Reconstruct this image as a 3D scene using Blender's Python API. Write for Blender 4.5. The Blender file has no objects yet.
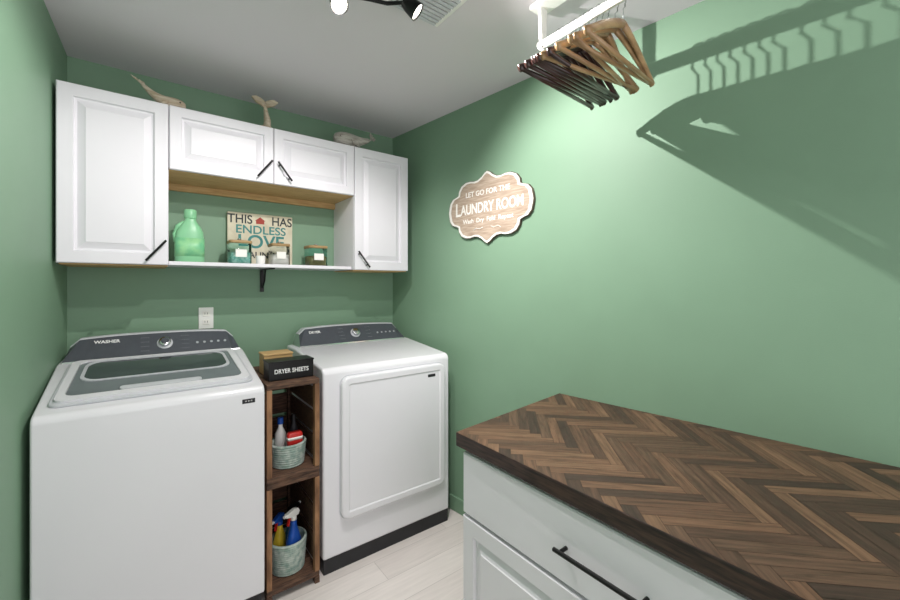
import bpy, math, random
from mathutils import Vector, Matrix
random.seed(4)
S=bpy.context.scene
COL=S.collection
try:
    S.view_settings.view_transform='Standard'
    S.view_settings.look='None'
    S.view_settings.exposure=0.0
except Exception: pass

def lin(c):
    def f(v):
        v/=255.0
        return v/12.92 if v<=0.04045 else ((v+0.055)/1.055)**2.4
    return (f(c[0]),f(c[1]),f(c[2]),1)

def mat(name,rgb,rough=0.5,metal=0.0,noise=0.0,nscale=20,bump=0.0,bscale=200,trans=0.0,emit=0,stretch=None,rgb2=None,coat=0.0,alpha=1.0,ior=1.45):
    m=bpy.data.materials.new(name); m.use_nodes=True
    nt=m.node_tree; b=nt.nodes['Principled BSDF']
    b.inputs['Base Color'].default_value=lin(rgb)
    b.inputs['Roughness'].default_value=rough
    b.inputs['Metallic'].default_value=metal
    b.inputs['Transmission Weight'].default_value=trans
    b.inputs['Coat Weight'].default_value=coat
    b.inputs['IOR'].default_value=ior
    if emit:
        b.inputs['Emission Color'].default_value=lin(rgb); b.inputs['Emission Strength'].default_value=emit
    tc=nt.nodes.new('ShaderNodeTexCoord')
    mp=nt.nodes.new('ShaderNodeMapping'); nt.links.new(tc.outputs['Object'],mp.inputs[0])
    if stretch: mp.inputs['Scale'].default_value=stretch
    if noise>0 or rgb2:
        n=nt.nodes.new('ShaderNodeTexNoise'); n.inputs['Scale'].default_value=nscale; n.inputs['Detail'].default_value=5
        nt.links.new(mp.outputs[0],n.inputs['Vector'])
        r=nt.nodes.new('ShaderNodeValToRGB')
        r.color_ramp.elements[0].position=0.35; r.color_ramp.elements[1].position=0.65
        c2=rgb2 if rgb2 else tuple(max(0,v*(1-noise)) for v in rgb)
        r.color_ramp.elements[0].color=lin(c2); r.color_ramp.elements[1].color=lin(rgb)
        nt.links.new(n.outputs['Fac'],r.inputs['Fac']); nt.links.new(r.outputs['Color'],b.inputs['Base Color'])
    if bump>0:
        n2=nt.nodes.new('ShaderNodeTexNoise'); n2.inputs['Scale'].default_value=bscale
        nt.links.new(mp.outputs[0],n2.inputs['Vector'])
        bp=nt.nodes.new('ShaderNodeBump'); bp.inputs['Strength'].default_value=bump; bp.inputs['Distance'].default_value=0.002
        nt.links.new(n2.outputs['Fac'],bp.inputs['Height']); nt.links.new(bp.outputs['Normal'],b.inputs['Normal'])
    return m

M={}
M['green']=mat('green_wall_paint',(128,160,134),0.55,noise=0.02,nscale=3,bump=0.12,bscale=260)
M['ceil']=mat('ceiling_paint',(220,215,220),0.9,bump=0.1,bscale=150)
M['white']=mat('white_enamel',(232,231,236),0.25,coat=0.3,noise=0.01,nscale=2)
M['cab']=mat('white_cabinet_paint',(232,230,236),0.42,noise=0.01,nscale=4)
M['dark']=mat('dark_console',(80,84,91),0.3,noise=0.04,nscale=30)
M['dark2']=mat('base_black',(38,38,42),0.5,noise=0.1)
M['black']=mat('black_metal',(18,18,19),0.35,metal=0.3,noise=0.1)
M['chrome']=mat('chrome',(205,207,210),0.15,metal=1.0,noise=0.02)
M['grey']=mat('lid_silver',(200,202,207),0.35,noise=0.02)
M['glassdk']=mat('lid_glass',(132,138,144),0.05,coat=1.0,noise=0.10,nscale=4)
M['glassdk2']=mat('lid_glass_tub',(74,80,86),0.06,coat=1.0,noise=0.15,nscale=6)
M['rawwood']=mat('raw_maple',(205,172,122),0.6,rgb2=(184,148,98),nscale=12,stretch=(1,12,12))
M['rustic']=mat('rustic_walnut',(104,76,60),0.75,rgb2=(58,40,32),nscale=9,stretch=(2,2,14),bump=0.5,bscale=60)
M['rustich']=mat('rustic_walnut_plank',(112,82,64),0.75,rgb2=(62,44,35),nscale=9,stretch=(2,14,14),bump=0.5,bscale=60)
M['slat']=mat('slat_wood',(160,118,84),0.7,rgb2=(108,76,52),nscale=9,stretch=(3,3,1))
M['counteredge']=mat('walnut_edge',(70,50,42),0.45,rgb2=(36,26,23),nscale=14,stretch=(8,1,10),coat=0.2)
M['hangl']=mat('hanger_light_wood',(186,152,110),0.4,rgb2=(150,116,80),nscale=8,stretch=(1,6,6),coat=0.3)
M['hangd']=mat('hanger_dark_wood',(70,38,32),0.3,rgb2=(42,24,20),nscale=8,stretch=(1,6,6),coat=0.4)
M['plaque']=mat('plaque_whitewashed_wood',(192,174,156),0.7,rgb2=(162,142,124),nscale=14,stretch=(1,1,10))
M['plwhite']=mat('plaque_white',(240,237,231),0.6,noise=0.03)
M['pledge']=mat('plaque_edge',(96,84,70),0.7,noise=0.2)
M['plasticw']=mat('plastic_white',(240,240,236),0.35,noise=0.01)
M['mint']=mat('mint_bottle',(140,206,158),0.35,noise=0.05,nscale=10)
M['mintdk']=mat('mint_label',(112,188,140),0.4,rgb2=(150,210,152),nscale=25)
M['sign']=mat('canvas_print',(222,216,194),0.7,rgb2=(206,198,174),nscale=18)
M['teal']=mat('teal_ink',(72,142,140),0.7,noise=0.1)
M['tealdk']=mat('ink_dark',(60,66,68),0.7,noise=0.1)
M['redink']=mat('red_ink',(176,74,62),0.7,noise=0.1)
M['glass']=mat('clear_glass',(246,250,249),0.02,trans=1.0,noise=0.01,ior=1.12)
M['glasst']=mat('teal_glass',(196,240,234),0.02,trans=1.0,noise=0.02,ior=1.12)
M['lid']=mat('jar_lid_wood',(168,140,96),0.5,rgb2=(140,112,72),nscale=16)
M['label']=mat('label_paper',(244,242,236),0.7,noise=0.02)
M['pods']=mat('jar_filling',(232,240,232),0.6,rgb2=(120,190,178),nscale=60)
M['whale']=mat('carved_wood_whale',(204,192,174),0.7,rgb2=(166,148,124),nscale=16,stretch=(1,5,5),bump=0.3,bscale=80)
M['whaleg']=mat('carved_grey_whale',(190,186,178),0.7,rgb2=(146,140,132),nscale=16,stretch=(1,5,5),bump=0.3,bscale=80)
M['basket']=mat('basket_rope',(134,158,148),0.85,rgb2=(190,200,192),nscale=40,bump=0.6,bscale=120)
M['blue']=mat('blue_plastic',(34,84,176),0.3,noise=0.05)
M['red']=mat('red_plastic',(200,44,38),0.35,noise=0.05)
M['cyan']=mat('cleaner_body',(60,130,190),0.25,noise=0.1)
M['yellow']=mat('yellow_plastic',(226,196,60),0.35,noise=0.05)
M['inkw']=mat('white_ink',(240,240,240),0.6,noise=0.01)
M['inkg']=mat('grey_ink',(172,176,180),0.5,noise=0.01)
M['bulb']=mat('lamp_lens',(255,248,236),0.3,emit=14)
M['lens']=mat('lamp_lens_dim',(255,248,236),0.2,emit=8)

# floor material: whitewashed planks
m=bpy.data.materials.new('whitewashed_plank_floor'); m.use_nodes=True; nt=m.node_tree; b=nt.nodes['Principled BSDF']
tc=nt.nodes.new('ShaderNodeTexCoord'); mp=nt.nodes.new('ShaderNodeMapping'); nt.links.new(tc.outputs['Object'],mp.inputs[0])
br=nt.nodes.new('ShaderNodeTexBrick'); br.inputs['Scale'].default_value=1; br.inputs['Brick Width'].default_value=0.9; br.inputs['Row Height'].default_value=0.15
br.inputs['Mortar Size'].default_value=0.0015; br.inputs['Color1'].default_value=lin((238,230,226)); br.inputs['Color2'].default_value=lin((228,219,215)); br.inputs['Mortar'].default_value=lin((204,196,192))
nt.links.new(mp.outputs[0],br.inputs['Vector'])
mp2=nt.nodes.new('ShaderNodeMapping'); mp2.inputs['Scale'].default_value=(3,30,1); nt.links.new(tc.outputs['Object'],mp2.inputs[0])
no=nt.nodes.new('ShaderNodeTexNoise'); no.inputs['Scale'].default_value=2; no.inputs['Detail'].default_value=6; nt.links.new(mp2.outputs[0],no.inputs['Vector'])
mx=nt.nodes.new('ShaderNodeMix'); mx.data_type='RGBA'; mx.blend_type='MULTIPLY'; mx.inputs[0].default_value=0.25
nt.links.new(br.outputs['Color'],mx.inputs[6]); nt.links.new(no.outputs['Fac'],mx.inputs[7]); nt.links.new(mx.outputs[2],b.inputs['Base Color'])
b.inputs['Roughness'].default_value=0.45
M['floor']=m

# countertop material
m=bpy.data.materials.new('herringbone_walnut'); m.use_nodes=True; nt=m.node_tree; b=nt.nodes['Principled BSDF']
ca=nt.nodes.new('ShaderNodeVertexColor'); ca.layer_name='pc'
uv=nt.nodes.new('ShaderNodeUVMap'); uv.uv_map='UVMap'
mp=nt.nodes.new('ShaderNodeMapping'); mp.inputs['Scale'].default_value=(4,55,1); nt.links.new(uv.outputs[0],mp.inputs[0])
no=nt.nodes.new('ShaderNodeTexNoise'); no.inputs['Scale'].default_value=1.6; no.inputs['Detail'].default_value=8; no.inputs['Roughness'].default_value=0.65; no.inputs['Distortion'].default_value=0.6
nt.links.new(mp.outputs[0],no.inputs['Vector'])
rp=nt.nodes.new('ShaderNodeValToRGB'); rp.color_ramp.elements[0].position=0.3; rp.color_ramp.elements[0].color=(0.42,0.40,0.39,1); rp.color_ramp.elements[1].position=0.72; rp.color_ramp.elements[1].color=(1.35,1.35,1.35,1)
nt.links.new(no.outputs['Fac'],rp.inputs[0])
mx=nt.nodes.new('ShaderNodeMix'); mx.data_type='RGBA'; mx.blend_type='MULTIPLY'; mx.inputs[0].default_value=1.0
nt.links.new(ca.outputs[0],mx.inputs[6]); nt.links.new(rp.outputs[0],mx.inputs[7]); nt.links.new(mx.outputs[2],b.inputs['Base Color'])
b.inputs['Roughness'].default_value=0.5
M['herring']=m

# ---------- helpers
def empty(name,loc):
    e=bpy.data.objects.new(name,None); e.empty_display_size=0.05; e.location=loc; COL.objects.link(e); return e
def par(o,p):
    if p is not None:
        o.parent=p
        mw=Matrix.LocRotScale(p.location,p.rotation_euler,None)
        o.matrix_parent_inverse=mw.inverted()
def mesh(name,verts,faces,mt,parent=None,smooth=False,bevel=0,seg=2,sub=0,mats=None,midx=None,auto=True):
    me=bpy.data.meshes.new(name); me.from_pydata([tuple(v) for v in verts],[],faces); me.update()
    o=bpy.data.objects.new(name,me); COL.objects.link(o)
    if mats:
        for k in mats: me.materials.append(M[k])
        if midx:
            for i,p in enumerate(me.polygons): p.material_index=midx[i]
    else: me.materials.append(M[mt])
    import bmesh
    bm=bmesh.new(); bm.from_mesh(me); bmesh.ops.recalc_face_normals(bm,faces=bm.faces); bm.to_mesh(me); bm.free()
    if smooth:
        for p in me.polygons: p.use_smooth=True
    if bevel>0:
        md=o.modifiers.new('b','BEVEL'); md.width=bevel; md.segments=seg; md.limit_method='ANGLE'; md.angle_limit=math.radians(35)
        for p in me.polygons: p.use_smooth=True
        w=o.modifiers.new('w','WEIGHTED_NORMAL'); w.keep_sharp=True
    if sub:
        md=o.modifiers.new('s','SUBSURF'); md.levels=sub; md.render_levels=sub
    par(o,parent); return o
def box(name,lo,hi,mt,parent=None,bevel=0,seg=2):
    x0,y0,z0=lo;x1,y1,z1=hi
    v=[(x0,y0,z0),(x1,y0,z0),(x1,y1,z0),(x0,y1,z0),(x0,y0,z1),(x1,y0,z1),(x1,y1,z1),(x0,y1,z1)]
    f=[(0,3,2,1),(4,5,6,7),(0,1,5,4),(1,2,6,5),(2,3,7,6),(3,0,4,7)]
    return mesh(name,v,f,mt,parent,bevel=bevel,seg=seg)
def prism(name,poly,z0,z1,mt,parent=None,bevel=0,fn=None,smooth=False):
    fn=fn or (lambda a,b,h:(a,b,h))
    n=len(poly)
    v=[fn(a,b_,z0) for a,b_ in poly]+[fn(a,b_,z1) for a,b_ in poly]
    f=[tuple(range(n))[::-1],tuple(range(n,2*n))]+[(i,(i+1)%n,n+(i+1)%n,n+i) for i in range(n)]
    return mesh(name,v,f,mt,parent,bevel=bevel,smooth=smooth)
def tube_data(path,rad,seg=10,flat=1.0,up=Vector((0,0,1))):
    P=[Vector(p) for p in path]; n=len(P)
    if not isinstance(rad,(list,tuple)): rad=[rad]*n
    V=[];F=[]
    for i,p in enumerate(P):
        t=(P[min(i+1,n-1)]-P[max(i-1,0)]).normalized()
        u=up
        if abs(t.dot(u))>0.95: u=Vector((0,1,0)) if abs(t.y)<0.9 else Vector((1,0,0))
        s=t.cross(u).normalized(); w=s.cross(t).normalized()
        for k in range(seg):
            a=2*math.pi*k/seg
            V.append(p+s*math.cos(a)*rad[i]*flat+w*math.sin(a)*rad[i])
    for i in range(n-1):
        for k in range(seg):
            F.append((i*seg+k,i*seg+(k+1)%seg,(i+1)*seg+(k+1)%seg,(i+1)*seg+k))
    F.append(tuple(range(seg))[::-1]); F.append(tuple(range((n-1)*seg,n*seg)))
    return V,F
def tube(name,path,rad,mt,parent=None,seg=10,flat=1.0,up=Vector((0,0,1)),smooth=True):
    V,F=tube_data(path,rad,seg,flat,up); return mesh(name,V,F,mt,parent,smooth=smooth)
def lathe(name,prof,c,mt,parent=None,seg=32,axis=None,smooth=True,close=True,bevel=0):
    ax=Vector(axis).normalized() if axis is not None else Vector((0,0,1))
    q=Vector((0,0,1)).rotation_difference(ax); c=Vector(c)
    V=[];F=[]
    for r,h in prof:
        for k in range(seg):
            a=2*math.pi*k/seg; V.append(c+q@Vector((r*math.cos(a),r*math.sin(a),h)))
    for i in range(len(prof)-1):
        for k in range(seg):
            F.append((i*seg+k,i*seg+(k+1)%seg,(i+1)*seg+(k+1)%seg,(i+1)*seg+k))
    if close:
        F.append(tuple(range(seg))[::-1]); n=len(prof); F.append(tuple(range((n-1)*seg,n*seg)))
    o=mesh(name,V,F,mt,parent,smooth=smooth)
    if smooth:
        md=o.modifiers.new('es','EDGE_SPLIT'); md.split_angle=math.radians(40)
    return o
def join(objs,name):
    bpy.context.view_layer.update()
    dg=bpy.context.evaluated_depsgraph_get()
    V=[];F=[];mi=[];mats=[];sm=[]
    for o in objs:
        ev=o.evaluated_get(dg); me=ev.to_mesh(); base=len(V); mw=o.matrix_world
        V+= [mw@v.co for v in me.vertices]
        for p in me.polygons:
            mm=me.materials[p.material_index]
            if mm.name not in [q.name for q in mats]: mats.append(bpy.data.materials[mm.name])
            mi.append([q.name for q in mats].index(mm.name)); sm.append(p.use_smooth)
            F.append(tuple(base+i for i in p.vertices))
        ev.to_mesh_clear()
    me=bpy.data.meshes.new(name); me.from_pydata([tuple(v) for v in V],[],F)
    for q in mats: me.materials.append(q)
    for i,p in enumerate(me.polygons): p.material_index=mi[i]; p.use_smooth=sm[i]
    for o in objs: bpy.data.objects.remove(o,do_unlink=True)
    o=bpy.data.objects.new(name,me); COL.objects.link(o); return o
def text(name,s,size,loc,rot,mt,parent=None,ext=0.0006,bold=0,align='CENTER',sx=1):
    cu=bpy.data.curves.new(name,'FONT'); cu.body=s; cu.size=size; cu.extrude=ext; cu.align_x=align; cu.align_y='CENTER'; cu.offset=bold
    cu.materials.append(M[mt]); o=bpy.data.objects.new(name,cu); COL.objects.link(o)
    mw=rot.to_4x4()
    o.matrix_world=Matrix.Translation(loc)@mw@Matrix.Diagonal((sx,1,1,1))
    if parent: par(o,parent)
    return o
RF=Matrix.Rotation(math.pi/2,3,'X')   # text facing -Y

# ---------- room
H=2.44; YB=2.55; YF=-1.3
def wr(y): return 1.425+0.121*(YB-y)
def wl(y): return -0.290-0.030*(YB-y)
T=0.1
def quadprism(name,pts,z0,z1,mt,parent=None,bevel=0): return prism(name,pts,z0,z1,mt,parent,bevel)
quadprism('floor',[(wl(YF)-T,YF),(wr(YF)+T,YF),(wr(YB)+T,YB+T),(wl(YB)-T,YB+T)],-0.1,0,'floor')
quadprism('ceiling',[(wl(YF)-T,YF),(wr(YF)+T,YF),(wr(YB)+T,YB+T),(wl(YB)-T,YB+T)],H,H+0.1,'ceil')
quadprism('wall_back',[(wl(YB)-T,YB),(wr(YB)+T,YB),(wr(YB)+T,YB+T),(wl(YB)-T,YB+T)],0,H,'green')
quadprism('wall_left',[(wl(YF),YF),(wl(YB),YB),(wl(YB)-T,YB),(wl(YF)-T,YF)],0,H,'green')
quadprism('wall_right',[(wr(YF),YF),(wr(YF)+T,YF),(wr(YB)+T,YB),(wr(YB),YB)],0,H,'green')
quadprism('baseboard_right',[(wr(1.22)-.014,1.22),(wr(1.22),1.22),(wr(YB),YB),(wr(YB)-.014,YB)],0,0.09,'green',bevel=.004)
quadprism('baseboard_back',[(wl(YB),YB-.014),(wr(YB)-.014,YB-.014),(wr(YB)-.014,YB),(wl(YB),YB)],0,0.09,'green',bevel=.004)

def panel_door(name,x0,x1,z0,z1,fn,parent,mt='cab',th=0.02,frame=0.05):
    rings=[(0,th),(0,0.003),(0.003,0),(frame,0),(frame+.004,0.011),(frame+.012,0.012),(frame+.036,0.002),(frame+.039,0.0)]
    V=[];F=[]
    for ins,d in rings:
        for a,b_ in [(x0+ins,z0+ins),(x1-ins,z0+ins),(x1-ins,z1-ins),(x0+ins,z1-ins)]: V.append(fn(a,b_,d))
    for i in range(len(rings)-1):
        for k in range(4): F.append((i*4+k,i*4+(k+1)%4,(i+1)*4+(k+1)%4,(i+1)*4+k))
    n=(len(rings)-1)*4; F.append((n,n+1,n+2,n+3)); F.append((3,2,1,0))
    return mesh(name,V,F,mt,parent)
def bar_handle(name,p0,p1,out,parent,r=0.005):
    p0=Vector(p0);p1=Vector(p1);out=Vector(out); d=(p1-p0).normalized()
    a=p0+d*0.018; c=p1-d*0.018
    o=[]
    for nm,pa,pb,rr in (('bar',p0+out,p1+out,r),('postA',a,a+out,r*.9),('postB',c,c+out,r*.9)):
        V,F=tube_data([pa,pb],rr,12); q=mesh(name+nm,V,F,'black',smooth=False); o.append(q)
    j=join(o,name); par(j,parent); return j

# ---------- wall cabinets
YC=2.24
cab=empty('wall_cabinet',(0.53,2.40,2.0))
BZ,TZ,MZ=1.466,2.198,1.905
def fy(a,b_,d): return (a,YC-0.02+d,b_)
box('carcass_tall_a',(-.287,YC,BZ),(.083,2.548,TZ),'cab',cab)
box('carcass_tall_b',(.985,YC,BZ),(1.355,2.548,TZ),'cab',cab)
box('carcass_mid',(.0835,YC,MZ+.012),(.9845,2.548,TZ),'cab',cab)
box('raw_bottom_mid',(.084,YC+.004,MZ),(.984,2.546,MZ+.0118),'rawwood',cab)
box('raw_rail_mid',(.084,2.525,MZ-.035),(.984,2.546,MZ-.0005),'rawwood',cab)
box('raw_bottom_a',(-.28,YC+.003,BZ-.006),(.08,2.546,BZ-.0003),'rawwood',cab)
box('raw_bottom_b',(.988,YC+.003,BZ-.006),(1.352,2.546,BZ-.0003),'rawwood',cab)
panel_door('door_tall_a',-.286,.082,BZ,TZ,fy,cab)
panel_door('door_tall_b',.986,1.354,BZ,TZ,fy,cab)
panel_door('door_mid_a',.086,.533,MZ+.002,TZ,fy,cab,frame=.045)
panel_door('door_mid_b',.536,.982,MZ+.002,TZ,fy,cab,frame=.045)
yh=YC-.02
bar_handle('handle_a',(0,yh,1.482),(.073,yh,1.575),(0,-.026,0),cab)
bar_handle('handle_b',(.452,yh,1.928),(.522,yh,2.02),(0,-.026,0),cab)
bar_handle('handle_c',(.550,yh,2.02),(.620,yh,1.928),(0,-.026,0),cab)
bar_handle('handle_d',(1.000,yh,1.575),(1.072,yh,1.482),(0,-.026,0),cab)

# shelf + bracket
sh=empty('wall_shelf',(.53,2.4,1.475))
box('board',(.085,2.262,1.468),(.983,2.548,1.486),'cab',sh,bevel=.002)
box('bracket_arm',(.536,2.285,1.461),(.556,2.546,1.4675),'black',sh)
box('bracket_plate',(.536,2.540,1.335),(.556,2.549,1.461),'black',sh)
tube('bracket_brace',[(.546,2.545,1.36),(.546,2.52,1.365),(.546,2.48,1.40),(.546,2.46,1.461)],.005,'black',sh)
SZ=1.4865

def loft(name,secs,c,mt,parent=None,n=24,pw=3.0,rotz=0,sub=0):
    V=[];F=[];c=Vector(c)
    R=Matrix.Rotation(rotz,3,'Z')
    for z,hx,hy,ox in secs:
        for k in range(n):
            a=2*math.pi*k/n; ca,sa=math.cos(a),math.sin(a)
            x=math.copysign(abs(ca)**(2/pw),ca)*hx+ox; y=math.copysign(abs(sa)**(2/pw),sa)*hy
            V.append(c+R@Vector((x,y,z)))
    for i in range(len(secs)-1):
        for k in range(n): F.append((i*n+k,i*n+(k+1)%n,(i+1)*n+(k+1)%n,(i+1)*n+k))
    F.append(tuple(range(n))[::-1]); F.append(tuple(range((len(secs)-1)*n,len(secs)*n)))
    return mesh(name,V,F,mt,parent,smooth=True,sub=sub)
db=empty('detergent_bottle',(.170,2.37,SZ))
c=(.175,2.37,SZ)
loft('body',[(0,.058,.036,0),(.004,.063,.04,0),(.10,.063,.04,0),(.15,.058,.038,0),(.18,.044,.034,.002),(.20,.030,.026,.002),(.212,.024,.024,.002),(.222,.023,.023,.002)],c,'mint',db)
loft('label',[(.03,.0635,.0408,0),(.12,.0635,.0408,0)],c,'mintdk',db)
lathe('cap',[(.027,0),(.028,.004),(.028,.038),(.024,.044)],(c[0]+.002,c[1],SZ+.22),'mint',db)
tube('handle_grip',[(c[0]-.024,c[1],SZ+.20),(c[0]-.052,c[1],SZ+.180),(c[0]-.062,c[1],SZ+.14),(c[0]-.058,c[1],SZ+.10)],[.009,.010,.010,.009],'mint',db)

# canvas sign
cs=empty('typographic_sign',(.535,2.52,SZ))
box('panel',(.362,2.515,SZ),(.711,2.535,SZ+.30),'sign',cs,bevel=.002)
yf=2.5145
def tx(n,s,size,x,z,mt,p=cs,y=yf,bold=0.001,sx=1): return text(n,s,size,Vector((x,y,z)),RF,mt,p,bold=bold,sx=sx)
tx('word_1','THIS',.070,.425,SZ+.262,'tealdk',sx=.9)
tx('word_2','HAS',.070,.650,SZ+.262,'tealdk',sx=.9)
tx('word_3','ENDLESS',.066,.537,SZ+.205,'teal',sx=1.05)
tx('word_4','LOVE',.105,.537,SZ+.135,'teal',sx=1.0,bold=.002)
tx('word_5','& LAUNDRY',.05,.537,SZ+.06,'tealdk')
prism('house_icon',[(-.022,0),(.022,0),(.022,.018),(.028,.018),(0,.040),(-.028,.018),(-.022,.018)],0,.001,'redink',cs,fn=lambda a,b_,h:(.530+a,yf-h,SZ+.243+b_))

def jar(x,y,w,h,g,fill,rot=0):
    j=empty('glass_canister',(x,y,SZ))
    box_s=[(0,w*.92,w*.92,0),(.004,w,w,0),(h*.84,w,w,0),(h*.88,w*.92,w*.92,0)]
    loft('glass_body',box_s,(x,y,SZ+.001),g,j,pw=7,n=32)
    loft('filling',[(0,w*.88,w*.88,0),(h*.45,w*.88,w*.88,0)],(x,y,SZ+.006),fill,j,pw=7,n=32)
    loft('lid',[(0,w*.98,w*.98,0),(.003,w*1.04,w*1.04,0),(.013,w*1.04,w*1.04,0),(.016,w*.98,w*.98,0)],(x,y,SZ+h*.885),'lid',j,pw=7,n=32)
    lathe('lid_knob',[(.006,0),(.010,.006),(.010,.012),(.004,.014)],(x,y,SZ+h*.885+.016),'chrome',j)
    box('label',(x-w*.5,y-w-.002,SZ+h*.30),(x+w*.5,y-w-.0005,SZ+h*.62),'label',j)
jar(.402,2.40,.054,.125,'glasst','pods')
jar(.605,2.40,.050,.120,'glass','label')
jar(.815,2.40,.056,.120,'glasst','lid')
cd=empty('candle_cup',(.50,2.36,SZ))
lathe('cup',[(.018,0),(.022,.003),(.024,.045),(.021,.048),(.020,.038)],(.50,2.36,SZ),'plasticw',cd)
lathe('wick',[(.001,0),(.001,.018)],(.50,2.36,SZ+.038),'black',cd,seg=8)

# outlet
oc=empty('wall_outlet',(.263,2.547,1.194))
box('cover_plate',(.228,2.543,1.136),(.298,2.5495,1.252),'plasticw',oc,bevel=.002)
for z in (1.172,1.217):
    box('receptacle',(.247,2.540,z-.014),(.279,2.5435,z+.014),'label',oc,bevel=.003)
    for dx in (-.006,.006): box('slot',(.263+dx-.001,2.5393,z-.003),(.263+dx+.001,2.5402,z+.007),'black',oc)

# ---------- whales on cabinet top
TT=TZ+.0005
def whale(name,x,y,L,hgt,flip,mt,tailup):
    e=empty(name,(x,y,TT))
    s=-1 if flip else 1
    N=9; path=[];rad=[]
    for i in range(N):
        t=i/(N-1)
        px=x+s*L*(.5-t*.95); pz=TT+hgt*.5+ tailup*max(0,t-.45)**1.6*1.9
        path.append((px,y,pz)); rad.append(hgt*.5*[.45,.85,.99,1.0,.93,.76,.54,.36,.24][i])
    b=tube('body',path,rad,mt,e,seg=16,flat=.8); b.modifiers.new('s','SUBSURF').levels=1
    tp=Vector(path[-1])
    for sg in (1,-1):
        pts=[(0,0),(.35,.25),(.85,.30),(1.0,.62),(.6,.55),(.25,.62),(0,.45)]
        k=hgt*.8
        prism('fluke',[(a*k*sg,b_*k) for a,b_ in pts],-.004,.004,mt,e,bevel=.002,fn=lambda a,b_,h:(tp.x-s*b_*.45+a*.55,tp.y+a*.6+h,tp.z-.006+b_*.8))
    for sg in (1,-1):
        prism('flipper',[(0,0),(.3,-.1),(.5,-.42),(.15,-.3)],-.003,.003,mt,e,fn=lambda a,b_,h:(x+s*L*.12-s*a*hgt*1.2,y+sg*(hgt*.38+.002)+h,TT+hgt*.5+b_*hgt))
    for sg in (1,-1): lathe('eye',[(.0035,0),(.0035,.002)],(x+s*L*.36,y+sg*hgt*.30,TT+hgt*.6),'black',e,seg=10,axis=(0,sg,0))
    return e
whale('whale_figurine',.064,2.275,.180,.056,False,'whale',.085)
whale('whale_figurine',1.0,2.275,.25,.092,True,'whaleg',.045)
wt=empty('whale_tail_figurine',(.505,2.275,TT))
lathe('stand',[(.030,0),(.034,.003),(.034,.012),(.028,.015)],(.505,2.275,TT),'whale',wt)
tube('tail_stem',[(.512,2.275,TT+.01),(.515,2.275,TT+.05),(.508,2.275,TT+.09),(.503,2.275,TT+.125),(.503,2.275,TT+.14)],[.030,.024,.016,.012,.014],'whale',wt,seg=14,flat=.7)
for sg in (1,-1):
    prism('fluke',[(0,.112),(.020*sg,.124),(.045*sg,.135),(.068*sg,.160),(.045*sg,.170),(.02*sg,.162),(0,.150)],-.009,.009,'whale',wt,bevel=.005,fn=lambda a,b_,h:(.503+a,2.275+h,TT+b_))

# ---------- washer
wa=empty('washing_machine',(.05,2.12,0))
WX0,WX1=-.292,.398; WF,WB=1.80,2.45
prof=[(WF,.085),(WF,.925),(WF+.006,.943),(WF+.022,.955),(2.27,1.045),(WB,1.05),(WB,.085)]
prism('cabinet_body',prof,WX0,WX1,'white',wa,bevel=.008,fn=lambda a,b_,h:(h,a,b_))
box('toe_base',(WX0+.01,WF+.012,.0),(WX1-.01,WB-.01,.085),'dark2',wa)
sl=math.atan2(1.045-.955,2.27-(WF+.022)); cs_,sn_=math.cos(sl),math.sin(sl)
def deck(a,b_,h):
    return (a, WF+.022+b_*cs_-h*sn_, .955+b_*sn_+h*cs_)
xm=(WX0+WX1)/2
def ring_plate(name,outer,inner,h0,h1,mt,par_,f):
    n=len(outer); V=[f(a,b_,h1) for a,b_ in outer]+[f(a,b_,h1) for a,b_ in inner]+[f(a,b_,h0) for a,b_ in outer]+[f(a,b_,h0) for a,b_ in inner]
    F=[]
    for i in range(n):
        j=(i+1)%n
        F+=[(i,j,n+j,n+i),(2*n+i,2*n+j,j,i),(n+i,n+j,3*n+j,3*n+i)]
    return mesh(name,V,F,mt,par_)
def rr(x0,x1,y0,y1,r,taper=0,n=5):
    pts=[]
    for cx,cy,a0 in ((x1-r,y0+r,-90),(x1-r,y1-r,0),(x0+r,y1-r,90),(x0+r,y0+r,180)):
        for i in range(n+1):
            a=math.radians(a0+90*i/n); px=cx+r*math.cos(a); py=cy+r*math.sin(a)
            t=(py-y0)/(y1-y0); px=xm2[0]+(px-xm2[0])*(1-taper*t); pts.append((px,py))
    return pts
xm2=[xm]
prism('lid_base',rr(WX0+.03,WX1-.03,.035,.452,.03,.04),0.0,.010,'grey',wa,bevel=.003,fn=deck)
ring_plate('lid_frame',rr(WX0+.042,WX1-.042,.05,.445,.03,.04),rr(WX0+.066,WX1-.066,.085,.43,.03,.05),.0101,.018,'white',wa,deck)
prism('lid_glass',rr(WX0+.067,WX1-.067,.086,.429,.03,.05),.0102,.013,'glassdk',wa,fn=deck)
prism('lid_glass_window',rr(WX0+.10,WX1-.10,.22,.415,.05,.03,),.0131,.0145,'glassdk2',wa,fn=deck)
ring_plate('lid_window_ring',rr(WX0+.09,WX1-.09,.21,.425,.05,.03),rr(WX0+.101,WX1-.101,.221,.414,.05,.03),.0131,.016,'grey',wa,deck)
prism('lid_handle_lip',rr(xm-.13,xm+.13,.088,.118,.012),.0131,.021,'grey',wa,bevel=.002,fn=deck)
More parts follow.
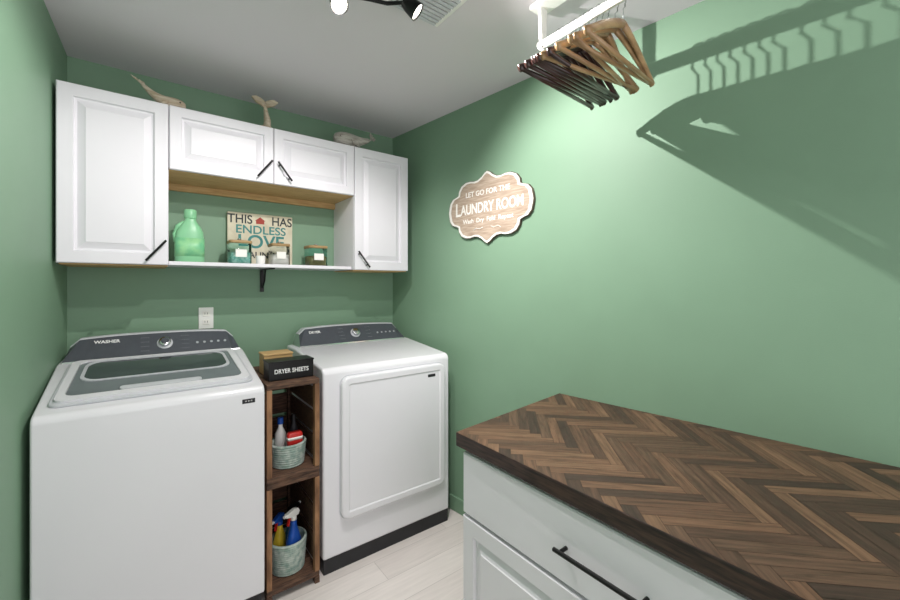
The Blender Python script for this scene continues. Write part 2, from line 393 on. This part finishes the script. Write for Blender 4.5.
def console(e,x0,x1,yfront,yback,zb,zt,arch,lean,m_face,name):
    N=20; V=[];F=[];mi=[]
    def X(t,ins): return x0+ins+(x1-x0-2*ins)*t
    rows=[]
    for i in range(N+1):
        t=i/N; u=abs(2*t-1)
        drop=arch*(u**2.5)+ (0.028*max(0,(u-.90)/.10)**2)
        zt_=zt-drop
        ins=.02
        col=[(X(t,0),yfront,zb),(X(t,.002),yfront+.006,zb+.012),(X(t,ins),yfront+lean,zt_-.006),(X(t,ins),yfront+lean+.006,zt_),(X(t,ins),yback,zt_-.002),(X(t,0),yback,zb)]
        rows.append(col)
    for c_ in rows: V+=c_
    for i in range(N):
        for k in range(6):
            k2=(k+1)%6
            F.append((i*6+k,(i+1)*6+k,(i+1)*6+k2,i*6+k2)); mi.append(1 if k==1 else (0 if k in (2,3,4) else 2))
    F.append(tuple(range(6))); mi.append(2); F.append(tuple(N*6+k for k in range(6))[::-1]); mi.append(2)
    return mesh(name,V,F,None,e,mats=['grey','dark','chrome'],midx=mi)
console(wa,WX0+.012,WX1-.012,2.285,2.44,1.040,1.150,.014,.085,'dark','console')
fa=math.atan2(.085-.006,1.146-1.052)
RFc=Matrix.Rotation(math.pi/2-fa,3,'X')
nrm=Vector((0,-math.cos(fa),math.sin(fa)))
def onface(x,t,off=.001):
    return Vector((x,2.291+(.079)*t,1.052+(.092)*t))+nrm*off
lathe('dial_ring',[(.031,0),(.031,.004),(.026,.006)],onface(xm+.02,.5,0),'grey',wa,axis=nrm)
lathe('dial',[(.024,0),(.024,.016),(.020,.019)],onface(xm+.02,.5,.004),'chrome',wa,axis=nrm)
lathe('dial_cap',[(.016,0),(.015,.002)],onface(xm+.02,.5,.0235),'dark',wa,axis=nrm)
text('badge','WASHER',.022,onface(xm-.19,.74),RFc,'inkw',wa,bold=.0006)
for k in range(4):
    text('cycle_%d'%k,'- - - -',.014,onface(xm-.055-0*k,.82-.2*k),RFc,'inkg',wa)
    text('cyc_%d'%k,'- - - -',.014,onface(xm+.10,.82-.2*k),RFc,'inkg',wa)
for k in range(5):
    lathe('button_%d'%k,[(.006,0),(.006,.002)],onface(xm+.15+.03*k,.42),'inkg',wa,axis=nrm,seg=12)
box('front_label',(.312,WF-.0008,.890),(.36,WF,.908),'dark2',wa)
text('label_text','= = =',.012,Vector((.336,WF-.0012,.899)),RF,'inkw',wa)

# ---------- dryer
dr=empty('clothes_dryer',(1.03,2.15,0))
DX0,DX1=.662,1.408; DF,DB=1.85,2.46
prof=[(DF,.07),(DF,.945),(DF+.006,.965),(DF+.024,.978),(2.30,1.02),(DB,1.02),(DB,.07)]
prism('cabinet_body',prof,DX0,DX1,'white',dr,bevel=.012,fn=lambda a,b_,h:(h,a,b_))
box('toe_base',(DX0+.006,DF+.006,0),(DX1-.006,DB-.01,.07),'dark2',dr)
xm2[0]=(DX0+DX1)/2
fd=lambda a,b_,h:(a,DF-h,b_)
prism('door_gap',rr(.742,1.368,.235,.935,.045,0),0,.001,'grey',dr,fn=fd)
def pillow(name,x0,x1,z0,z1,r,steps,mt,par_,f):
    V=[];F=[];n=None
    for ins,h in steps:
        pts=rr(x0+ins,x1-ins,z0+ins,z1-ins,max(.008,r-ins),0); n=len(pts)
        V+=[f(a,b_,h) for a,b_ in pts]
    for i in range(len(steps)-1):
        for k in range(n): F.append((i*n+k,i*n+(k+1)%n,(i+1)*n+(k+1)%n,(i+1)*n+k))
    F.append(tuple(range((len(steps)-1)*n,len(steps)*n)))
    return mesh(name,V,F,mt,par_)
pillow('door',.747,1.363,.240,.930,.042,[(0,.001),(0,.018),(.004,.023),(.010,.025),(.034,.025),(.040,.020),(.046,.0205)],'white',dr,fd)
console(dr,DX0+.03,DX1-.03,2.30,2.45,1.015,1.128,.012,.085,'dark','console')
def onface2(x,t,off=.001): return Vector((x,2.306+.079*t,1.027+.095*t))+nrm*off
xd=xm2[0]
lathe('dial_ring',[(.031,0),(.031,.004),(.026,.006)],onface2(xd+.01,.5,0),'grey',dr,axis=nrm)
lathe('dial',[(.024,0),(.024,.016),(.020,.019)],onface2(xd+.01,.5,.004),'chrome',dr,axis=nrm)
for k in range(4):
    text('cyc_a%d'%k,'- - - -',.014,onface2(xd-.08,.82-.2*k),RFc,'inkg',dr)
    text('cyc_b%d'%k,'- - - -',.014,onface2(xd+.10,.82-.2*k),RFc,'inkg',dr)
for k in range(5):
    lathe('button_%d'%k,[(.006,0),(.006,.002)],onface2(xd+.16+.03*k,.42),'inkg',dr,axis=nrm,seg=12)
text('badge','DRYER',.022,onface2(xd-.24,.7),RFc,'inkw',dr,bold=.0006)
box('front_label',(1.245,DF-.0212,.862),(1.295,DF-.0203,.878),'dark2',dr)

# ---------- rustic crate shelf
cr=empty('crate_shelf_unit',(.53,2.0,0))
CX0,CX1,CF,CB=.412,.640,1.83,2.30
for z0,z1 in ((.03,.055),(.49,.515),(.515,.54),(.92,.945)):
    for k in range(4):
        d=(CB-CF)/4
        box('plank',(CX0,CF+d*k+.001,z0+.0005),(CX1,CF+d*(k+1)-.001,z1-.0005),'rustich',cr,bevel=.003)
for z0,z1 in ((.055,.49),(.54,.92)):
    for x in (CX0,CX1-.022):
        for y in (CF,CB-.03):
            box('post',(x,y,z0),(x+.022,y+.03,z1),'rustic' if y>CF else 'slat',cr,bevel=.002)
        for k in range(3):
            zz=z0+.02+(z1-z0-.04)*k/3
            box('side_slat',(x+ (.0 if x==CX0 else .012),CF+.032,zz+.008),(x+(.010 if x==CX0 else .022),CB-.032,zz+(z1-z0-.04)/3-.012),'rustich',cr)
    for k in range(3):
        zz=z0+(z1-z0)*k/3
        box('back_slat',(CX0+.022,CB-.012,zz+.01),(CX1-.022,CB-.002,zz+(z1-z0)/3-.01),'rustich',cr)
for x in (CX0,CX1-.022):
    for y in (CF,CB-.03): box('foot',(x,y,0),(x+.022,y+.03,.03),'rustic',cr)

def basket(x,y,z,r,h):
    b=empty('rope_basket',(x,y,z)); prof=[]
    n=int(h/.010)
    prof.append((r*.85,0))
    for i in range(n):
        rr_=r*(.86+.14*i/n); zc=h*(i+.5)/n
        for a in (-60,0,60): prof.append((rr_+.005*math.cos(math.radians(a)),zc+.005*math.sin(math.radians(a))))
    prof.append((r-.006,h)); prof.append((r*.82,.01))
    lathe('weave',prof,(x,y,z+.001),'basket',b,close=True)
    return b
basket(.530,1.945,.5405,.078,.105)
basket(.530,1.945,.0555,.080,.14)
ub=empty('cleaner_bottle',(.50,1.95,.5515))
lathe('body',[(.022,0),(.024,.004),(.024,.12),(.010,.15),(.010,.165)],(.508,1.99,.552),'plasticw',ub)
lathe('cap',[(.013,0),(.013,.028),(.010,.03)],(.508,1.99,.717),'blue',ub)
rb=empty('red_cleaner_canister',(.55,1.93,.552))
loft('body',[(0,.034,.018,0),(.13,.034,.018,0),(.138,.028,.015,0)],(.552,1.918,.552),'red',rb,pw=6)
loft('label',[(.105,.0345,.0185,0),(.118,.0345,.0185,0)],(.552,1.918,.552),'label',rb,pw=6)
gb=empty('amber_bottle',(.565,2.0,.552))
lathe('body',[(.018,0),(.02,.004),(.02,.12),(.008,.16),(.008,.20)],(.568,1.985,.552),'dark2',gb)
def spray(x,y,z,mb,mh,h=.17,rz=0.5):
    e=empty('spray_bottle',(x,y,z))
    loft('body',[(0,.030,.020,0),(.005,.034,.023,0),(h*.55,.034,.023,0),(h*.75,.022,.018,0),(h*.9,.012,.012,0),(h,.012,.012,0)],(x,y,z),mb,e,pw=3,rotz=rz)
    R=Matrix.Rotation(rz,3,'Z')
    loft('collar',[(0,.014,.014,0),(.018,.013,.013,0)],(x,y,z+h),mh,e,pw=2)
    head=[(-.030,.030),(-.022,.016),(.006,.014),(.014,.018),(.046,.028),(.048,.042),(.0,.052),(-.022,.046)]
    o=Vector((x,y,z+h))
    prism('head',head,-.009,.009,mh,e,bevel=.002,fn=lambda a,b_,hh:tuple(o+R@Vector((a,hh,b_))))
    prism('trigger',[(.018,.026),(.026,.026),(.036,-.012),(.030,-.016)],-.005,.005,'red',e,fn=lambda a,b_,hh:tuple(o+R@Vector((a,hh,b_))))
    lathe('nozzle',[(.006,0),(.007,.008)],tuple(o+R@Vector((.047,0,.036))),'inkw',e,seg=10,axis=R@Vector((1,0,0)))
spray(.548,1.918,.0665,'blue','plasticw',.215,rz=3.6)
spray(.502,1.980,.0665,'yellow','blue',.18,rz=-2.4)
spray(.560,1.985,.0665,'cyan','black',.20,rz=.6)

bx=empty('dryer_sheets_box',(.52,1.92,.9455))
box('tin',(.432,1.885,.9455),(.630,1.985,1.028),'black',bx,bevel=.003)
box('tin_rim',(.430,1.883,1.024),(.632,1.987,1.031),'black',bx,bevel=.002)
text('tin_text','DRYER SHEETS',.027,Vector((.531,1.8845,.985)),RF,'inkw',bx,bold=.0005,sx=.85)
wb=empty('wooden_tray_box',(.5,2.1,.9455))
box('box_base',(.445,2.03,.9455),(.575,2.13,1.036),'rawwood',wb,bevel=.002)
box('box_lid',(.442,2.027,1.0365),(.578,2.133,1.046),'rawwood',wb,bevel=.002)
box('box_band',(.4445,2.0292,.965),(.5755,2.0299,.99),'rustich',wb)

# ---------- counter cabinet
cc=empty('base_cabinet',(1.25,.54,.4))
A=(.875,1.110);B=(wr(1.205)-.004,1.205);C=(wr(-.06)-.004,-.06);D=(.868,-.06)
CT=.853; CTH=.048
quadprism('carcass',[(.90,1.080),(wr(1.16)-.02,1.165),(wr(0)-.03,.0),(.90,.0)],.10,CT-CTH-.0005,'cab',cc)
quadprism('toe_kick',[(.96,1.06),(wr(1.16)-.03,1.14),(wr(0)-.04,.02),(.96,.02)],0,.0995,'cab',cc)
fx=lambda a,b_,d:(.88+d,a,b_)
def slab(name,y0,y1,z0,z1):
    rings=[(0,.0195),(0,.004),(.004,.0)]
    V=[];F=[]
    for ins,d in rings:
        for a,b_ in [(y0+ins,z0+ins),(y1-ins,z0+ins),(y1-ins,z1-ins),(y0+ins,z1-ins)]: V.append(fx(a,b_,d))
    for i in range(2):
        for k in range(4): F.append((i*4+k,i*4+(k+1)%4,(i+1)*4+(k+1)%4,(i+1)*4+k))
    F.append((8,9,10,11)); return mesh(name,V,F,'cab',cc)
slab('drawer_front',.003,1.077,.584,.792)
panel_door('door_a',.543,1.077,.105,.574,fx,cc,frame=.055)
panel_door('door_b',.003,.537,.105,.574,fx,cc,frame=.055)
bar_handle('drawer_handle',(.88,.665,.682),(.88,.415,.682),(-.03,0,0),cc,r=.006)
bar_handle('door_handle_a',(.88,.575,.54),(.88,.575,.40),(-.03,0,0),cc,r=.006)
bar_handle('door_handle_b',(.88,.505,.54),(.88,.505,.40),(-.03,0,0),cc,r=.006)
quadprism('countertop_slab',[A,B,C,D],CT-CTH,CT-.0012,'counteredge',cc,bevel=.002)
quad=[Vector((p[0],p[1])) for p in (A,B,C,D)]
def clip(poly,quad):
    cx=sum((q for q in quad),Vector((0,0)))/4
    out=poly
    for i in range(4):
        a=quad[i]; b2=quad[(i+1)%4]; n=Vector((-(b2-a).y,(b2-a).x))
        if n.dot(cx-a)<0: n=-n
        n.normalize(); off=.0008
        res=[]
        for k in range(len(out)):
            p=out[k]; q=out[(k+1)%len(out)]
            dp=n.dot(p[0]-a)-off; dq=n.dot(q[0]-a)-off
            if dp>=0: res.append(p)
            if (dp>=0)!=(dq>=0):
                t=dp/(dp-dq); res.append((p[0].lerp(q[0],t),p[1].lerp(q[1],t)))
        out=res
        if len(out)<3: return []
    return out
w=.036; n_=7; V=[];F=[];UV=[];PC=[]
c45=math.cos(math.pi/4)
org=Vector((1.10,.1))
cols=[(96,70,54),(84,61,48),(108,80,61),(74,54,44),(116,88,67),(92,69,54),(66,48,40)]
g=.0006
for i in range(-80,80):
    for j in range(-7,8):
        for typ in (0,1):
            if typ==0: x0,y0,sx,sy=i+2*n_*j,i,n_,1
            else: x0,y0,sx,sy=i+n_+2*n_*j,i-n_+1,1,n_
            x0*=w;y0*=w;sx*=w;sy*=w
            ou=random.random()*20; ov=random.random()*20
            pl=[]
            for dx,dy in ((g,g),(sx-g,g),(sx-g,sy-g),(g,sy-g)):
                X_=x0+dx;Y_=y0+dy
                P=Vector((X_*c45-Y_*c45,X_*c45+Y_*c45))+org
                uvp=Vector((dx+ou,dy+ov)) if typ==0 else Vector((dy+ou,dx+ov))
                pl.append((P,uvp))
            if max(p[0].x for p in pl)<.8 or min(p[0].x for p in pl)>1.9 or max(p[0].y for p in pl)<-.1 or min(p[0].y for p in pl)>1.3: continue
            pl=clip(pl,quad)
            if len(pl)<3: continue
            b0=len(V); V+=[(p[0].x,p[0].y,CT) for p in pl]; F.append(tuple(range(b0,b0+len(pl))))
            UV.append([(p[1].x,p[1].y) for p in pl]); PC.append(random.choice(cols))
me=bpy.data.meshes.new('herringbone_planks'); me.from_pydata(V,[],F)
me.uv_layers.new(name='UVMap'); me.color_attributes.new('pc','FLOAT_COLOR','CORNER')
uvl=me.uv_layers['UVMap']
for p in me.polygons:
    for k,li in enumerate(p.loop_indices): uvl.data[li].uv=UV[p.index][k]
ca_=me.color_attributes['pc']
for p in me.polygons:
    for li in p.loop_indices: ca_.data[li].color=lin(PC[p.index])
me.materials.append(M['herring']); o=bpy.data.objects.new('herringbone_planks',me); COL.objects.link(o); par(o,cc)

# ---------- laundry plaque
ym=(1.949+1.338)/2; pc=Vector((wr(ym)-.003,ym,1.812))
dirx=Vector((.121,-1,0)).normalized(); up=Vector((0,0,1)); nr=dirx.cross(up).normalized()
RW=Matrix((dirx,up,nr)).transposed()
q=[(0,.205),(.018,.196),(.040,.178),(.070,.163),(.100,.160),(.130,.166),(.165,.165),(.200,.150),(.222,.122),(.226,.096),(.245,.088),(.275,.080),(.297,.055),(.305,.022),(.309,0)]
def outline(s):
    qq=[(a*s if a else 0,b_*s) for a,b_ in q]
    pts=qq[:]+[(a,-b_) for a,b_ in qq[-2::-1]]
    pts+= [(-a,b_) for a,b_ in pts[-2:0:-1]]
    return pts
pq=empty('laundry_room_plaque',pc)
fw=lambda a,b_,h: tuple(pc+dirx*a+up*b_+nr*h)
prism('edge_board',outline(1.0),0,.014,'pledge',pq,fn=fw)
prism('white_border',outline(.985),.014,.017,'plwhite',pq,fn=fw)
prism('wood_face',outline(.92),.017,.0185,'plaque',pq,fn=fw)
def tw(n,s,size,a,b_,sx=1,bold=0): return text(n,s,size,pc+dirx*a+up*b_+nr*.0192,RW,'plwhite',pq,bold=bold,sx=sx)
tw('line_main','AUNDRY ROOM',.082,.025,.0,sx=.74,bold=.0018)
tw('line_l','L',.11,-.225,.004,sx=.8,bold=.002)
tw('line_top','LET GO FOR THE',.042,0,.085,bold=.0006)
tw('line_bot','Wash  Dry  Fold  Repeat',.036,0,-.068,bold=.0005)
for sg in (1,-1):
    V_,F_=tube_data([tuple(pc+dirx*(sg*a)+up*b_+nr*.019) for a,b_ in ((.03,-.11),(.05,-.118),(.08,-.112),(.10,-.122))],.0022,8); mesh('flourish',V_,F_,'plwhite',pq,smooth=True)

# ---------- hanging rod on ceiling
RX=1.195; RZ=2.285
rod=empty('closet_rod',(RX,.4,2.28))
tube('rod',[(RX,1.0,RZ),(RX,-.5,RZ)],.0145,'plasticw',rod,seg=20)
box('ceiling_cleat',(RX-.035,-.5,H-.02),(RX+.035,1.02,H-.0005),'plasticw',rod,bevel=.003)
for y in (.985,.2,-.45):
    prism('hook_bracket',[(-.018,H-.02),(.018,H-.02),(.014,RZ+.01),(.02,RZ-.012),(0,RZ-.022),(-.02,RZ-.012),(-.014,RZ+.01)],y-.006,y+.006,'plasticw',rod,fn=lambda a,b_,h:(RX+a,h,b_))
def hanger(y,rz,mt,dz=0,tilt=0):
    zc=RZ-.088+dz
    R=Matrix.Translation((RX,y,0))@Matrix.Rotation(rz,4,'Z')
    objs=[]
    def T_(a,b_): 
        return (R@Vector((a,tilt*(zc-b_),b_)))
    for sg in (1,-1):
        path=[];rad=[]
        for i in range(9):
            t=i/8; path.append(T_(sg*.225*t,zc-.115*t**1.25)); rad.append(.015-.004*t+ .002*(t>.9))
        V_,F_=tube_data(path,rad,10,.62); objs.append(mesh('t',V_,F_,mt,smooth=True))
    V_,F_=tube_data([T_(-.215,zc-.113),T_(.215,zc-.113)],.0075,10); objs.append(mesh('t',V_,F_,mt,smooth=True))
    r=.020
    hk=[T_(0,zc+.005),T_(0,RZ-.040),T_(.014,RZ-.026)]
    for a in range(-50,200,25):
        aa=math.radians(a); hk.append(T_(r*math.cos(aa),RZ-.002+r*math.sin(aa)))
    V_,F_=tube_data(hk,.0021,8); objs.append(mesh('t',V_,F_,'chrome',smooth=True))
    bpy.context.view_layer.update()
    return join(objs,'clothes_hanger')
ys=[.905,.887,.869,.851,.833,.815,.797]
for k,y in enumerate(ys): hanger(y,random.uniform(-.07,.07)+.02,'hangd')
for k,(y,rz) in enumerate(((.770,-.16),(.745,.0),(.720,.16),(.692,-.04),(.665,.07))): hanger(y,rz,'hangl')

# ---------- ceiling track light + vent
vt=empty('ceiling_vent',(.84,1.23,H))
box('frame',(.70,1.13,H-.008),(.95,1.33,H-.0003),'plasticw',vt,bevel=.003)
for k in range(9):
    y=1.15+.02*k; box('louver',(.72,y,H-.014),(.93,y+.012,H-.0082),'grey',vt)
tl=empty('ceiling_track_light',(.60,1.05,H))
TK=2.400
lathe('canopy',[(.06,0),(.06,-.02),(.05,-.028)][::-1],(.62,1.02,H-.0005),'black',tl)
tube('stem',[(.62,1.02,H-.02),(.62,1.02,TK-.012)],.008,'black',tl)
arc=[(.533,1.34),(.58,1.315),(.63,1.295),(.69,1.275),(.735,1.235),(.740,1.18),(.72,1.08),(.62,1.02),(.54,.96),(.50,.88),(.54,.80)]
tube('curved_track',[(a,b_,TK-.012) for a,b_ in arc],.007,'black',tl)
def head(x,y,aim,lensm,hz):
    tube('head_stem',[(x,y,TK-.012),(x,y,hz+.02)],.005,'black',tl)
    ax=(Vector(aim)-Vector((x,y,hz))).normalized()
    lathe('head_shade',[(.010,-.040),(.020,-.036),(.026,-.018),(.030,.014),(.031,.022),(.028,.0221),(.027,.016)],(x,y,hz),'black',tl,axis=ax,seg=24,close=False)
    lathe('head_lens',[(.027,.014),(.026,.017)],(x,y,hz),lensm,tl,axis=ax,seg=24)
    return Vector((x,y,hz))+ax*.036, ax
def spotl(name,loc,ax,e,ang,blend,r):
    l=bpy.data.lights.new(name,'SPOT'); l.energy=e; l.spot_size=math.radians(ang); l.spot_blend=blend; l.shadow_soft_size=r; l.color=(1,.95,.94)
    o=bpy.data.objects.new(name,l); COL.objects.link(o); o.location=loc; o.rotation_euler=Vector(ax).to_track_quat('-Z','Y').to_euler()
p,ax=head(.533,1.34,(.50,.75,1.7),'bulb',2.360); spotl('track_lamp_bulb',p,(-.16,.12,-1),36,166,.4,.010)
p,ax=head(.740,1.18,(1.50,.72,1.62),'lens',2.340); spotl('track_lamp_wall_bulb',p,(.76,-.46,-.95),66,138,.6,.004)
p,ax=head(.54,.80,(.1,1.9,.5),'lens',2.35); spotl('track_lamp_spot',p,ax,24,140,.7,.03)

al=bpy.data.lights.new('camera_fill_light','AREA'); al.shape='RECTANGLE'; al.size=1.6; al.size_y=1.8; al.energy=15; al.color=(1,.965,.985)  # added fill: unseen area light behind the camera to brighten the room
ao=bpy.data.objects.new('camera_fill_light',al); COL.objects.link(ao); ao.location=(.6,-1.1,1.4)
ao.rotation_euler=(Vector((0,1,.25))).to_track_quat('-Z','Z').to_euler()
W=bpy.data.worlds.new('World'); S.world=W; W.use_nodes=True
bg=W.node_tree.nodes['Background']; bg.inputs[0].default_value=(1,.96,1,1); bg.inputs[1].default_value=0.85

# ---------- camera
cam=bpy.data.cameras.new('camera'); co=bpy.data.objects.new('camera',cam); COL.objects.link(co)
cam.sensor_width=36; cam.lens=398/900*36; cam.shift_y=-15/900; cam.clip_start=.02
co.location=(0,0,1.375); co.rotation_euler=(math.pi/2,0,-math.radians(37.4))
S.camera=co
